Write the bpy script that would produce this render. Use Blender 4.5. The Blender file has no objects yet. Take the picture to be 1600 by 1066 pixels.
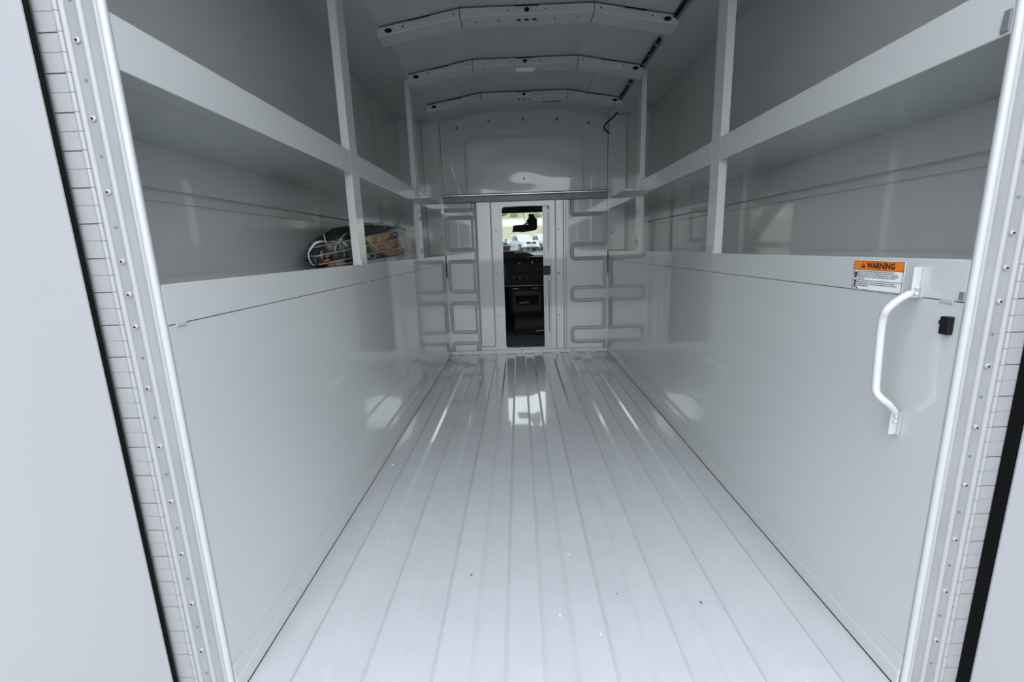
import bpy, bmesh, math, random
from mathutils import Vector, Matrix, noise
random.seed(7)
SC = bpy.context.scene
COL = SC.collection

# ------------------------------------------------------------------ camera
PITCH, YAW, ROLL, FPX = 0.20319, -0.020924, 0.032367, 701.86
CAM = Vector((-0.059, 0.0, 0.8058))
cy, sy, cp, sp = math.cos(YAW), math.sin(YAW), math.cos(PITCH), math.sin(PITCH)
fw = Vector((sy*cp, cy*cp, -sp)); rt = Vector((cy, -sy, 0)); up = rt.cross(fw)
cr, sr = math.cos(ROLL), math.sin(ROLL)
r2 = rt*cr - up*sr; u2 = up*cr + rt*sr
cam_data = bpy.data.cameras.new('camera')
cam_data.sensor_width = 36.0; cam_data.sensor_fit = 'HORIZONTAL'
cam_data.lens = FPX/1600*36.0; cam_data.clip_start = 0.02; cam_data.clip_end = 600
cam = bpy.data.objects.new('camera', cam_data); COL.objects.link(cam)
m = Matrix((r2, u2, -fw)).transposed().to_4x4(); m.translation = CAM
cam.matrix_world = m
SC.camera = cam

# ------------------------------------------------------------------ sky + exposure
SC.view_settings.view_transform = 'Standard'
SC.view_settings.look = 'None'
SC.view_settings.gamma = 1.0
SC.view_settings.use_curve_mapping = False
SC.view_settings.exposure = 1.90
world = bpy.data.worlds.new('sky'); SC.world = world; world.use_nodes = True
wn = world.node_tree.nodes; wl = world.node_tree.links; wn.clear()
wo = wn.new('ShaderNodeOutputWorld'); wb = wn.new('ShaderNodeBackground')
tc = wn.new('ShaderNodeTexCoord'); sx = wn.new('ShaderNodeSeparateXYZ'); rmp = wn.new('ShaderNodeValToRGB')
wl.new(tc.outputs['Generated'], sx.inputs[0]); wl.new(sx.outputs['Z'], rmp.inputs[0])
rmp.color_ramp.elements[0].position = 0.0; rmp.color_ramp.elements[0].color = (0.93, 0.945, 0.96, 1)
rmp.color_ramp.elements[1].position = 1.0; rmp.color_ramp.elements[1].color = (1.06, 1.13, 1.36, 1)
wl.new(rmp.outputs[0], wb.inputs['Color']); wb.inputs['Strength'].default_value = 1.0
wl.new(wb.outputs[0], wo.inputs[0])

# ------------------------------------------------------------------ materials
MATS = {}
def mat(name, col, rough=0.5, metal=0.0, spec=0.5, coat=0.0, noise_col=0.0, nscale=8.0, bump=0.0, bscale=4.0, rvar=0.0, alt=None, stretch=(1,1,1)):
    if name in MATS: return MATS[name]
    mt = bpy.data.materials.new(name); mt.use_nodes = True
    n = mt.node_tree.nodes; l = mt.node_tree.links; b = n['Principled BSDF']
    b.inputs['Base Color'].default_value = (*col, 1); b.inputs['Roughness'].default_value = rough
    b.inputs['Metallic'].default_value = metal; b.inputs['Specular IOR Level'].default_value = spec
    b.inputs['Coat Weight'].default_value = coat; b.inputs['Coat Roughness'].default_value = 0.04
    t = n.new('ShaderNodeTexCoord'); mp = n.new('ShaderNodeMapping'); mp.inputs['Scale'].default_value = stretch
    l.new(t.outputs['Object'], mp.inputs[0])
    if noise_col > 0 or alt:
        nz = n.new('ShaderNodeTexNoise'); nz.inputs['Scale'].default_value = nscale; nz.inputs['Detail'].default_value = 5
        l.new(mp.outputs[0], nz.inputs['Vector'])
        mx = n.new('ShaderNodeMix'); mx.data_type = 'RGBA'
        c2 = alt if alt else tuple(max(0, c*(1-noise_col)) for c in col)
        mx.inputs['A'].default_value = (*col, 1); mx.inputs['B'].default_value = (*c2, 1)
        cr_ = n.new('ShaderNodeValToRGB'); cr_.color_ramp.elements[0].position = 0.4; cr_.color_ramp.elements[1].position = 0.65
        l.new(nz.outputs['Fac'], cr_.inputs[0]); l.new(cr_.outputs[0], mx.inputs['Factor']); l.new(mx.outputs['Result'], b.inputs['Base Color'])
    if rvar > 0:
        nz2 = n.new('ShaderNodeTexNoise'); nz2.inputs['Scale'].default_value = 3.0; nz2.inputs['Detail'].default_value = 4
        l.new(mp.outputs[0], nz2.inputs['Vector'])
        mr = n.new('ShaderNodeMapRange'); mr.inputs['To Min'].default_value = rough-rvar; mr.inputs['To Max'].default_value = rough+rvar
        l.new(nz2.outputs['Fac'], mr.inputs['Value']); l.new(mr.outputs[0], b.inputs['Roughness'])
    if bump > 0:
        nb = n.new('ShaderNodeTexNoise'); nb.inputs['Scale'].default_value = bscale; nb.inputs['Detail'].default_value = 1.5
        l.new(mp.outputs[0], nb.inputs['Vector'])
        bp = n.new('ShaderNodeBump'); bp.inputs['Strength'].default_value = 1.0; bp.inputs['Distance'].default_value = bump
        l.new(nb.outputs['Fac'], bp.inputs['Height']); l.new(bp.outputs[0], b.inputs['Normal'])
    MATS[name] = mt
    return mt
def glass_mat(name, tint=(1,1,1), refl=0.12, rough=0.02, haze=0.0):
    mt = bpy.data.materials.new(name); mt.use_nodes = True
    n = mt.node_tree.nodes; l = mt.node_tree.links; n.clear()
    o = n.new('ShaderNodeOutputMaterial'); tr = n.new('ShaderNodeBsdfTransparent'); gl = n.new('ShaderNodeBsdfGlossy'); mx = n.new('ShaderNodeMixShader')
    tr.inputs[0].default_value = (*tint, 1); gl.inputs['Roughness'].default_value = rough; gl.inputs['Color'].default_value = (1, 1, 1, 1)
    if haze > 0:
        nz = n.new('ShaderNodeTexNoise'); nz.inputs['Scale'].default_value = 26; nz.inputs['Detail'].default_value = 4
        t = n.new('ShaderNodeTexCoord'); l.new(t.outputs['Object'], nz.inputs['Vector'])
        mr = n.new('ShaderNodeMapRange'); mr.inputs['From Min'].default_value = 0.45; mr.inputs['From Max'].default_value = 0.75
        mr.inputs['To Min'].default_value = refl*0.3; mr.inputs['To Max'].default_value = refl+haze
        l.new(nz.outputs['Fac'], mr.inputs['Value']); l.new(mr.outputs[0], mx.inputs[0])
    else:
        lw = n.new('ShaderNodeLayerWeight'); lw.inputs['Blend'].default_value = 0.25
        mr = n.new('ShaderNodeMapRange'); mr.inputs['To Min'].default_value = refl*0.5; mr.inputs['To Max'].default_value = 0.7
        l.new(lw.outputs['Fresnel'], mr.inputs['Value']); l.new(mr.outputs[0], mx.inputs[0])
    l.new(tr.outputs[0], mx.inputs[1]); l.new(gl.outputs[0], mx.inputs[2]); l.new(mx.outputs[0], o.inputs[0])
    MATS[name] = mt
    return mt

PAINT = mat('gloss_white_paint', (0.524, 0.551, 0.537), rough=0.22, spec=0.5, coat=1.0, bump=0.0003, bscale=1.6)
PAINT_PANEL = mat('gloss_white_panel_paint', (0.524, 0.551, 0.537), rough=0.22, spec=0.5, coat=1.0, bump=0.0018, bscale=1.8)
FLOORP = mat('white_floor_paint', (0.515, 0.538, 0.528), rough=0.25, spec=0.5, coat=0.8, bump=0.00015, bscale=6.0, noise_col=0.04, nscale=14)
ROOFP = mat('roof_skin_paint', (0.49, 0.515, 0.50), rough=0.3, spec=0.4, bump=0.002, bscale=3.0)
BOWP = mat('roof_bow_paint', (0.53, 0.55, 0.54), rough=0.25, spec=0.4)
DOORP = mat('door_white_paint', (0.485, 0.497, 0.500), rough=0.28, spec=0.4, bump=0.0008, bscale=2.0)
JAMB = mat('pale_aluminium_jamb', (0.325, 0.335, 0.335), rough=0.38, spec=0.5, noise_col=0.10, nscale=10)
BEAD = mat('white_bead_trim', (0.40, 0.41, 0.41), rough=0.35, spec=0.5)
BEAD2 = mat('bright_bead_trim', (0.50, 0.515, 0.515), rough=0.3, spec=0.5)
SCREWP = mat('painted_screw', (0.42, 0.43, 0.43), rough=0.3, metal=0.2)
HINGE = mat('painted_hinge', (0.38, 0.39, 0.385), rough=0.35, spec=0.5, noise_col=0.06, nscale=20)
GALV = mat('galvanised_steel', (0.55, 0.58, 0.58), rough=0.3, metal=0.9, noise_col=0.2, nscale=20)
GALVD = mat('shaded_galvanised_steel', (0.17, 0.195, 0.195), rough=0.4, metal=0.3, noise_col=0.15, nscale=12)  # rail face: its shade is put into a darker steel colour
STEEL = mat('bright_screw_steel', (0.72, 0.73, 0.73), rough=0.22, metal=0.9)
DARKHOLE = mat('dark_hole', (0.012, 0.014, 0.014), rough=0.8, spec=0.1)  # black stands for the shade inside holes, slots and gaps
RUBBER = mat('black_rubber', (0.003, 0.003, 0.003), rough=0.7, spec=0.12)
BLACKP = mat('black_plastic', (0.006, 0.006, 0.007), rough=0.55, spec=0.25)
DASHP = mat('charcoal_dash_plastic', (0.005, 0.0055, 0.006), rough=0.6, spec=0.25, bump=0.0006, bscale=180)
GREYP = mat('grey_plastic', (0.018, 0.019, 0.020), rough=0.5, spec=0.3)
HEADL = mat('headliner_fabric', (0.03, 0.03, 0.029), rough=0.9, spec=0.1, bump=0.0008, bscale=220)
CARPET = mat('black_floor_mat', (0.012, 0.014, 0.014), rough=0.75, spec=0.3, bump=0.001, bscale=120)
HANDLEW = mat('white_powder_coat', (0.55, 0.565, 0.565), rough=0.3, spec=0.5)
GREYTAB = mat('bare_grey_metal', (0.24, 0.25, 0.25), rough=0.45, metal=0.4)
ORANGE = mat('sticker_orange', (0.80, 0.20, 0.012), rough=0.35, spec=0.4)
STWHITE = mat('sticker_white', (0.80, 0.82, 0.84), rough=0.3, spec=0.4)
INK = mat('sticker_black_ink', (0.010, 0.010, 0.012), rough=0.5)
INKR = mat('sticker_header_ink', (0.030, 0.006, 0.004), rough=0.5)
CARD = mat('brown_cardboard', (0.50, 0.23, 0.075), rough=0.85, spec=0.15, noise_col=0.3, nscale=30)
TRAYM = mat('light_sheet_metal', (0.50, 0.52, 0.52), rough=0.35, metal=0.5)
BLACKF = mat('black_foam', (0.008, 0.009, 0.009), rough=0.6, spec=0.3)
FILM = glass_mat('clear_plastic_film', tint=(0.90, 0.92, 0.92), refl=0.10, rough=0.16, haze=0.16)
FOLD = mat('film_fold_plastic', (0.34, 0.36, 0.36), rough=0.15, spec=0.8)
GLASS = glass_mat('windscreen_glass', tint=(0.93, 0.96, 0.94), refl=0.08)
LENS = mat('dome_lens_plastic', (0.86, 0.87, 0.86), rough=0.3)
ASPHALT = mat('grey_asphalt', (0.13, 0.13, 0.128), rough=0.9, noise_col=0.25, nscale=3.0)
CONC = mat('pale_concrete', (0.62, 0.60, 0.54), rough=0.9, noise_col=0.12, nscale=1.0)
DRY = mat('dry_grass_bank', (0.44, 0.41, 0.28), rough=0.95, noise_col=0.3, nscale=0.8, alt=(0.30, 0.32, 0.18))
BRUSH = mat('green_brush', (0.26, 0.28, 0.12), rough=0.9, noise_col=0.4, nscale=2.0)
CARW = mat('white_car_paint', (0.80, 0.82, 0.82), rough=0.15, coat=0.5)
CARB = mat('blue_grey_car_paint', (0.26, 0.36, 0.40), rough=0.15, coat=0.5)
CARD_DK = mat('dark_green_car_paint', (0.05, 0.075, 0.07), rough=0.15, coat=0.5)
CARGL = mat('dark_car_glass', (0.07, 0.085, 0.09), rough=0.05, spec=0.8)
CARLT = mat('headlight_plastic', (0.75, 0.78, 0.80), rough=0.1)
TYRE = mat('tyre_rubber', (0.012, 0.012, 0.012), rough=0.8)

# ------------------------------------------------------------------ helpers
ORG = {}
def tag(o, label=None, cat=None, group=None, kind=None):
    if label: o['label'] = label
    if cat: o['category'] = cat
    if group: o['group'] = group
    if kind: o['kind'] = kind
    return o
def empty(name, loc, parent=None):
    o = bpy.data.objects.new(name, None); COL.objects.link(o); loc = Vector(loc)
    o.empty_display_size = 0.05
    if parent: o.parent = parent; o.location = loc - ORG[parent.name]
    else: o.location = loc
    ORG[o.name] = loc
    return o
def obj(name, bm, material, parent=None, smooth=False, org=None, auto=None):
    """link a bmesh given in world coordinates as ONE mesh object, origin at its base"""
    bmesh.ops.recalc_face_normals(bm, faces=bm.faces)
    if org is None:
        xs = [v.co.x for v in bm.verts]; ys = [v.co.y for v in bm.verts]; zs = [v.co.z for v in bm.verts]
        org = Vector(((min(xs)+max(xs))/2, (min(ys)+max(ys))/2, min(zs)))
    org = Vector(org)
    bmesh.ops.translate(bm, verts=bm.verts, vec=-org)
    me = bpy.data.meshes.new(name); bm.to_mesh(me); bm.free()
    me.materials.append(material)
    if smooth:
        for f in me.polygons: f.use_smooth = True
        if auto is not None:
            try: me.set_sharp_from_angle(angle=math.radians(auto))
            except Exception: pass
    o = bpy.data.objects.new(name, me); COL.objects.link(o)
    if parent: o.parent = parent; o.location = org - ORG[parent.name]
    else: o.location = org
    ORG[o.name] = org
    return o
def dup(o, world_org, parent):
    c = o.copy(); COL.objects.link(c); c.parent = parent
    w = Vector(world_org); c.location = w - ORG[parent.name] if parent else w
    ORG[c.name] = w
    return c
def box(x0, x1, y0, y1, z0, z1, bev=0.0, bm=None, seg=2):
    b = bmesh.new()
    vs = [b.verts.new((x, y, z)) for x in (x0, x1) for y in (y0, y1) for z in (z0, z1)]
    for f in ((0,1,3,2),(4,6,7,5),(0,4,5,1),(2,3,7,6),(0,2,6,4),(1,5,7,3)): b.faces.new([vs[i] for i in f])
    bmesh.ops.recalc_face_normals(b, faces=b.faces)
    if bev > 0: bmesh.ops.bevel(b, geom=b.edges[:], offset=bev, segments=seg, affect='EDGES', profile=0.5)
    if bm is None: return b
    merge(bm, b); return bm
def merge(bm, b):
    me = bpy.data.meshes.new('t'); b.to_mesh(me); b.free(); bm.from_mesh(me); bpy.data.meshes.remove(me)
def prism(poly, axis, a, b_, bev=0.0, bm=None):
    """poly of 2-D points; axis 'x': (y,z) ; 'y': (x,z) ; 'z': (x,y)"""
    b = bmesh.new()
    def P(u, v, w):
        return {'x': (w, u, v), 'y': (u, w, v), 'z': (u, v, w)}[axis]
    A = [b.verts.new(P(u, v, a)) for u, v in poly]; B = [b.verts.new(P(u, v, b_)) for u, v in poly]
    n = len(poly); b.faces.new(A); b.faces.new(B[::-1])
    for i in range(n): b.faces.new((A[i], A[(i+1) % n], B[(i+1) % n], B[i]))
    bmesh.ops.recalc_face_normals(b, faces=b.faces)
    if bev > 0: bmesh.ops.bevel(b, geom=b.edges[:], offset=bev, segments=2, affect='EDGES', profile=0.5)
    if bm is None: return b
    merge(bm, b); return bm
def tube(pts, r, seg=10, bm=None, closed_ends=True, rs=None):
    b = bm if bm is not None else bmesh.new()
    pts = [Vector(p) for p in pts]; rings = []
    prev = None
    for i, p in enumerate(pts):
        d = (pts[min(i+1, len(pts)-1)] - pts[max(i-1, 0)]).normalized()
        if prev is None:
            a = d.orthogonal().normalized()
        else:
            a = (prev - d*prev.dot(d)).normalized()
        prev = a; c = d.cross(a); rr = rs[i] if rs else r
        rings.append([b.verts.new(p + (a*math.cos(2*math.pi*k/seg) + c*math.sin(2*math.pi*k/seg))*rr) for k in range(seg)])
    for i in range(len(rings)-1):
        for k in range(seg):
            b.faces.new((rings[i][k], rings[i][(k+1) % seg], rings[i+1][(k+1) % seg], rings[i+1][k]))
    if closed_ends:
        b.faces.new(rings[0][::-1]); b.faces.new(rings[-1])
    return b
def spline(pts, n=8):
    pts = [Vector(p) for p in pts]; out = []
    for i in range(len(pts)-1):
        p0 = pts[max(i-1, 0)]; p1 = pts[i]; p2 = pts[i+1]; p3 = pts[min(i+2, len(pts)-1)]
        for k in range(n):
            t = k/n
            out.append(0.5*((2*p1) + (p2-p0)*t + (2*p0-5*p1+4*p2-p3)*t*t + (3*p1-p0-3*p2+p3)*t**3))
    out.append(pts[-1]); return out
def disc(c, axis, r, h, seg=12, bm=None, rz=None, dome=0.0):
    """short (oval) cylinder with its base at c, pointing along axis (x,y,z signed unit tuple); rz = second radius"""
    b = bm if bm is not None else bmesh.new()
    ax = Vector(axis).normalized(); c = Vector(c)
    a = Vector((0, 0, 1)) if abs(ax.z) < 0.9 else Vector((0, 1, 0))
    a = (a - ax*a.dot(ax)).normalized(); e = ax.cross(a); rz = rz or r
    R0 = [b.verts.new(c + e*math.cos(2*math.pi*k/seg)*r + a*math.sin(2*math.pi*k/seg)*rz) for k in range(seg)]
    R1 = [b.verts.new(c + ax*h + (e*math.cos(2*math.pi*k/seg)*r + a*math.sin(2*math.pi*k/seg)*rz)*(0.82 if dome else 1)) for k in range(seg)]
    for k in range(seg): b.faces.new((R0[k], R0[(k+1) % seg], R1[(k+1) % seg], R1[k]))
    b.faces.new(R0[::-1])
    if dome:
        t = b.verts.new(c + ax*(h+dome))
        for k in range(seg): b.faces.new((R1[k], R1[(k+1) % seg], t))
    else: b.faces.new(R1)
    return b
def rrect(x0, x1, z0, z1, r, n=5):
    pts = []
    for cx, cz, a0 in ((x1-r, z1-r, 0), (x0+r, z1-r, 90), (x0+r, z0+r, 180), (x1-r, z0+r, 270)):
        for k in range(n+1):
            a = math.radians(a0 + 90*k/n); pts.append((cx + r*math.cos(a), cz + r*math.sin(a)))
    return pts
def holed_plate(outer, inner, y0, y1):
    """plate in the x-z plane between y0 and y1, with a hole; outer/inner are point lists"""
    b = bmesh.new(); edges = []
    for loop in (outer, inner):
        vs = [b.verts.new((u, y0, v)) for u, v in loop]
        for i in range(len(vs)): edges.append(b.edges.new((vs[i], vs[(i+1) % len(vs)])))
    bmesh.ops.triangle_fill(b, edges=edges, use_beauty=True)
    ex = bmesh.ops.extrude_face_region(b, geom=b.faces[:])
    bmesh.ops.translate(b, verts=[e for e in ex['geom'] if isinstance(e, bmesh.types.BMVert)], vec=(0, y1-y0, 0))
    return b
def field(x0, x1, z0, z1, step, yb, hf):
    """sheet facing -y whose relief towards the viewer is hf(x,z)"""
    b = bmesh.new(); nx = max(2, round((x1-x0)/step)); nz = max(2, round((z1-z0)/step))
    G = [[b.verts.new((x0+(x1-x0)*i/nx, yb-hf(x0+(x1-x0)*i/nx, z0+(z1-z0)*j/nz), z0+(z1-z0)*j/nz)) for j in range(nz+1)] for i in range(nx+1)]
    for i in range(nx):
        for j in range(nz): b.faces.new((G[i][j], G[i+1][j], G[i+1][j+1], G[i][j+1]))
    return b
def sdr(x, z, x0, x1, z0, z1, r):
    qx = abs(x-(x0+x1)/2)-(x1-x0)/2+r; qz = abs(z-(z0+z1)/2)-(z1-z0)/2+r
    return math.hypot(max(qx, 0), max(qz, 0)) + min(max(qx, qz), 0) - r
def sstep(t):
    t = max(0, min(1, t)); return t*t*(3-2*t)
def text_bm(body, size, tracking=1.0, width=1.0, shear=0.0, bold=0.0):
    cu = bpy.data.curves.new('txt', 'FONT'); cu.body = body; cu.size = size; cu.space_character = tracking; cu.shear = shear
    cu.resolution_u = 2; cu.offset = bold; cu.fill_mode = 'FRONT'
    o = bpy.data.objects.new('txt', cu); COL.objects.link(o)
    dg = bpy.context.evaluated_depsgraph_get(); dg.update()
    me = bpy.data.meshes.new_from_object(o.evaluated_get(dg))
    b = bmesh.new(); b.from_mesh(me); bpy.data.meshes.remove(me); bpy.data.objects.remove(o); bpy.data.curves.remove(cu)
    for v in b.verts: v.co.x *= width
    return b

W = 0.61; YJ = 0.684; D = 3.448; ZL = 0.768; ZS = 0.704; ZU0, ZU1 = 1.069, 1.141; XO = 0.90
CEIL = 1.69; BOWY = (2.02, 2.52, 3.02)

# ================================================================== STRUCTURE
# ---- corrugated floor
lines = [-.52,-.454,-.382,-.31,-.248,-.174,-.106,-.03,.033,.107,.179,.245,.31,.378,.446,.517]
prof = [(-0.6058, -0.001), (-0.602, 0.0)]
for i, x in enumerate(lines):
    h0, h1 = (0.0, 0.0085) if i % 2 == 0 else (0.0085, 0.0)
    prof += [(x-0.0055, h0), (x-0.0035, h0+(h1-h0)*0.12), (x+0.0035, h0+(h1-h0)*0.88), (x+0.0055, h1)]
prof += [(0.602, 0.0), (0.6058, -0.001), (0.6058, -0.03), (-0.6058, -0.03)]
b = bmesh.new()
ysl = [0.66, 1.4, 2.2, 3.0, 3.436]
R = [[b.verts.new((x, y, z)) for x, z in prof] for y in ysl]
for i in range(len(ysl)-1):
    for k in range(len(prof)): b.faces.new((R[i][k], R[i][(k+1) % len(prof)], R[i+1][(k+1) % len(prof)], R[i+1][k]))
b.faces.new(R[0][::-1]); b.faces.new(R[-1])
floor = obj('floor', b, FLOORP, smooth=True, auto=25)
tag(floor, 'glossy white ribbed metal cargo floor running to the front bulkhead', 'floor', kind='structure')
sf = obj('subfloor', box(-XO-0.05, XO+0.05, 0.70, 3.50, -0.10, -0.032), RUBBER, floor)
# scuffs and crumbs on the floor
for i, (x, y, r) in enumerate([(0.01, 0.86, .0022), (-.20, .98, .003), (.09, .80, .002), (.15, .92, .0018), (-.12, 1.35, .0018), (.02, 2.5, .004), (-.57, 1.6, .004), (.33, .88, .003), (.05, 1.05, .0018)]):
    bb = disc((x, y, 0.0), (0, 0, 1), r, 0.0012, 8, rz=r*1.6, dome=.0008)
    for v in bb.verts: v.co.z += 0.0086 if any(lines[k] < x < lines[k+1] for k in range(0, 15, 2)) else 0.0002
    obj('debris_speck', bb, GREYTAB if i % 2 else STWHITE, floor)

# ---- lower side walls, kick strips, shelves, posts
for s, side in ((-1, 'left'), (1, 'right')):
    X = lambda u: s*u
    def sbox(u0, u1, y0, y1, z0, z1, bev=0.0):
        a, c = sorted((s*u0, s*u1)); return box(a, c, y0, y1, z0, z1, bev)
    wl_ = obj('wall_'+side, sbox(W, W+0.02, YJ, D-0.004, 0.001, ZS-0.0006, 0.0008), PAINT)
    tag(wl_, 'tall glossy white lower side panel along the %s edge of the floor' % side, 'wall', kind='structure')
    bbd = sbox(W-0.004, W-0.0003, YJ, D-0.02, 0.0005, 0.034, 0.0018)
    kb = obj('baseboard_'+side, bbd, PAINT); tag(kb, 'low white kick flange at the foot of the %s side panel' % side, 'baseboard', kind='structure')
    obj('upper_flange', sbox(W-0.0022, W-0.0002, YJ, D-0.02, 0.030, 0.067, 0.001), PAINT, kb)
    # outer skin with pressed swage
    ow = bmesh.new()
    wprof = [(XO, 0.70), (XO, 0.9365), (XO+0.004, 0.938), (XO+0.004, 0.9395), (XO, 0.941), (XO, 0.961), (XO+0.008, 0.963), (XO+0.008, 0.966), (XO, 0.971), (XO, 1.745), (XO+0.05, 1.745), (XO+0.05, -0.10), (XO, -0.10)]
    ow = prism([(s*u, z) for u, z in wprof], 'y', YJ, D+0.05)
    wo_ = obj('wall_outer_'+side, ow, PAINT_PANEL)
    tag(wo_, 'white outer body skin with a pressed groove behind the %s shelves' % side, 'wall', kind='structure')
    # flat ceiling above the shelves
    cb = prism([(s*(W-0.012), CEIL), (s*XO, 1.735), (s*(XO+.05), 1.735), (s*(XO+.05), 1.80), (s*(W-0.012), 1.80)], 'y', YJ, D+0.05)
    co = obj('ceiling_'+side, cb, PAINT); tag(co, 'smooth white ceiling panel over the %s shelves' % side, 'ceiling', kind='structure')
    # shelf unit
    su = empty('shelf_unit', (s*0.75, 2.05, ZS))
    tag(su, 'two-tier white steel shelving built along the %s wall' % side, 'shelf', 'side shelving')
    ls = obj('lower_shelf', sbox(W-0.0005, XO-0.001, YJ+0.014, D-0.012, ZL-0.006, ZL, 0.0012), PAINT, su)
    obj('lower_lip', sbox(W-0.0008, W+0.018, YJ, D-0.006, ZS+0.0006, ZL-0.0005, 0.0012), PAINT, ls)
    us = obj('upper_shelf', sbox(W+0.002, XO-0.001, YJ+0.014, D-0.012, ZU0, ZU0+0.005), PAINT, su)
    for y0, y1 in ((YJ, 1.579), (1.651, 2.579), (2.651, D-0.03)):
        obj('upper_lip', sbox(W, W+0.012, y0, y1, ZU0-0.001, ZU1, 0.0015), PAINT, us)
    for y0, y1 in ((1.58, 1.65), (2.58, 2.65)):
        # channel post: rear flange, aisle flange
        pp = [(W, y0), (W, y1), (W+0.003, y1), (W+0.003, y0+0.003), (W+0.026, y0+0.003), (W+0.026, y0)]
        po = obj('post', prism([(s*u, v) for u, v in pp], 'z', ZL-0.002, CEIL+0.008), PAINT, su)
        obj('post_foot', sbox(W-0.0012, W+0.001, y0+0.004, y0+0.03, ZL-0.004, ZL+0.016, 0.0005), PAINT, po)
    # hooks poking through the seam
    for yy in (0.70, 1.62, 1.95):
        obj('seam_tab', sbox(W-0.003, W+0.0, yy, yy+0.022, ZS-0.004, ZS+0.003, 0.001), BEAD, su)
    # lit gap behind the seam is closed by a dark backing strip
    obj('seam_backing', sbox(W+0.0185, W+0.03, YJ+.02, D-0.02, ZS-0.03, ZS+0.03), DARKHOLE, su)

# ---- roof skin (faceted arch) with strips
XB = 0.267
arch = [(-W, CEIL+0.008), (-XB, 1.757), (XB, 1.757), (W, CEIL+0.008)]
cb = prism(arch + [(W, 1.85), (-W, 1.85)], 'y', YJ, D+0.05)
ceil = obj('ceiling', cb, ROOFP); tag(ceil, 'arched white roof skin between the shelf ceilings', 'ceiling', kind='structure')
def slope_z(x):
    a = abs(x); return 1.757 if a < XB else 1.757 - (a-XB)/(W-XB)*(1.757-CEIL-0.008)
ends = [YJ+0.02, 2.019, 2.519, 3.019, D]
for i in range(4):
    y0, y1 = ends[i]+(0.11 if i else 0), ends[i+1]-0.002
    for xa, xb_ in ((-0.047, 0.047), (-0.475, -0.385), (0.385, 0.475)):
        obj('roof_strip', prism([(xa, slope_z(xa)-0.0055), (xb_, slope_z(xb_)-0.0055), (xb_, slope_z(xb_)+.001), (xa, slope_z(xa)+.001)], 'y', y0, y1), ROOFP, ceil)
        # solid black bar for the shade where the strip dives behind the bow
        obj('strip_gap_shade', prism([(xa, slope_z(xa)-0.0095), (xb_, slope_z(xb_)-0.0095), (xb_, slope_z(xb_)-.0056), (xa, slope_z(xa)-.0056)], 'y', y1-0.004, y1), DARKHOLE, ceil) if i < 3 else None
# ---- roof bows
names = ['nearest', 'middle', 'farthest']
for bi, y in enumerate(BOWY):
    bo = empty('roof_bow', (0, y+0.05, CEIL-0.03))
    tag(bo, ['white perforated roof bow closest to the open doors', 'white roof bow carrying the small dome light', 'white perforated roof bow closest to the front bulkhead'][bi], 'roof bow', 'roof bows')
    def bowsec(x0, z0, x1, z1, name, drop=0.0):
        # rear web 28 mm deep, underside flange 95 mm wide, short front return
        bm = bmesh.new()
        for (ya, yb, t0, t1) in ((0.0, 0.0025, 0.0, -0.0275), (0.0, 0.095, -0.0275, -0.030), (0.0925, 0.095, 0.0, -0.0275)):
            vs = [bm.verts.new((x, y+yy, z+tt-drop)) for (x, z) in ((x0, z0), (x1, z1)) for yy in (ya, yb) for tt in (t0, t1)]
            for f in ((0,1,3,2),(4,6,7,5),(0,4,5,1),(2,3,7,6),(0,2,6,4),(1,5,7,3)): bm.faces.new([vs[i] for i in f])
        tube([(x0, y+0.0015, z0-0.0285-drop), (x1, y+0.0015, z1-0.0285-drop)], 0.0032, 8, bm=bm)
        return obj(name, bm, BOWP, bo)
    zc = 1.750; ze = 1.690
    c_ = bowsec(-XB, zc, XB, zc, 'centre_section')
    l_ = bowsec(-W+0.004, ze, -XB-0.003, zc-0.0005, 'side_section'); r_ = bowsec(XB+0.003, zc-0.0005, W-0.004, ze, 'side_section')
    zs = lambda x: zc if abs(x) < XB else zc-(abs(x)-XB)/(W-XB)*(zc-ze)
    def hole(x, dz, r, rz, par): obj('hole', disc((x, y+0.0005, zs(x)+dz), (0, -1, 0), r, 0.001, 12, rz=rz), DARKHOLE, par)  # no cut-out: a black disc paints the shade inside it
    hole(0.0, -0.014, 0.011, 0.0085, c_)
    for x in (-0.075, 0.075): hole(x, -0.014, 0.003, 0.003, c_)
    for x, par in ((-0.56, l_), (0.56, r_)): hole(x, -0.0165, 0.016, 0.0085, par)
    for x, par in ((-0.50, l_), (-0.295, l_), (0.295, r_), (0.50, r_)): hole(x, -0.014, 0.0032, 0.0032, par)
    def hole2(x, r, rz, par): obj('hole', disc((x, y+0.045, zs(x)-0.0295), (0, 0, -1), r, 0.001, 12, rz=rz), DARKHOLE, par)
    if bi != 1:
        for x in (-0.032, 0.0, 0.032): hole2(x, 0.010, 0.008, c_)
    for x in (-0.21, -0.115, 0.115, 0.21): hole2(x, 0.0045, 0.004, c_)
    # lap seam at the knuckles
    for x in (-XB-0.0015, XB+0.0015):
        obj('lap_seam', box(x-0.0012, x+0.0012, y-0.0006, y+0.0935, zc-0.0302, zc+0.004), DARKHOLE, c_)
# dome light under the middle bow
dl = empty('dome_light', (0.0, 2.565, 1.703)); tag(dl, 'small white rectangular dome light under the middle roof bow', 'dome light')
obj('housing', box(-0.058, 0.058, 2.545, 2.585, 1.712, 1.7198, 0.002), HANDLEW, dl)
obj('lens', box(-0.048, 0.048, 2.549, 2.581, 1.704, 1.713, 0.003), LENS, dl)

# ---- rear header above the opening, and roof outer shell closes the box
hd = obj('trim_5', box(-XO-0.05, XO+0.05, YJ-0.02, YJ+0.012, 1.66, 1.86), JAMB); tag(hd, 'white header over the rear door opening', 'trim', kind='structure')

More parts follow.
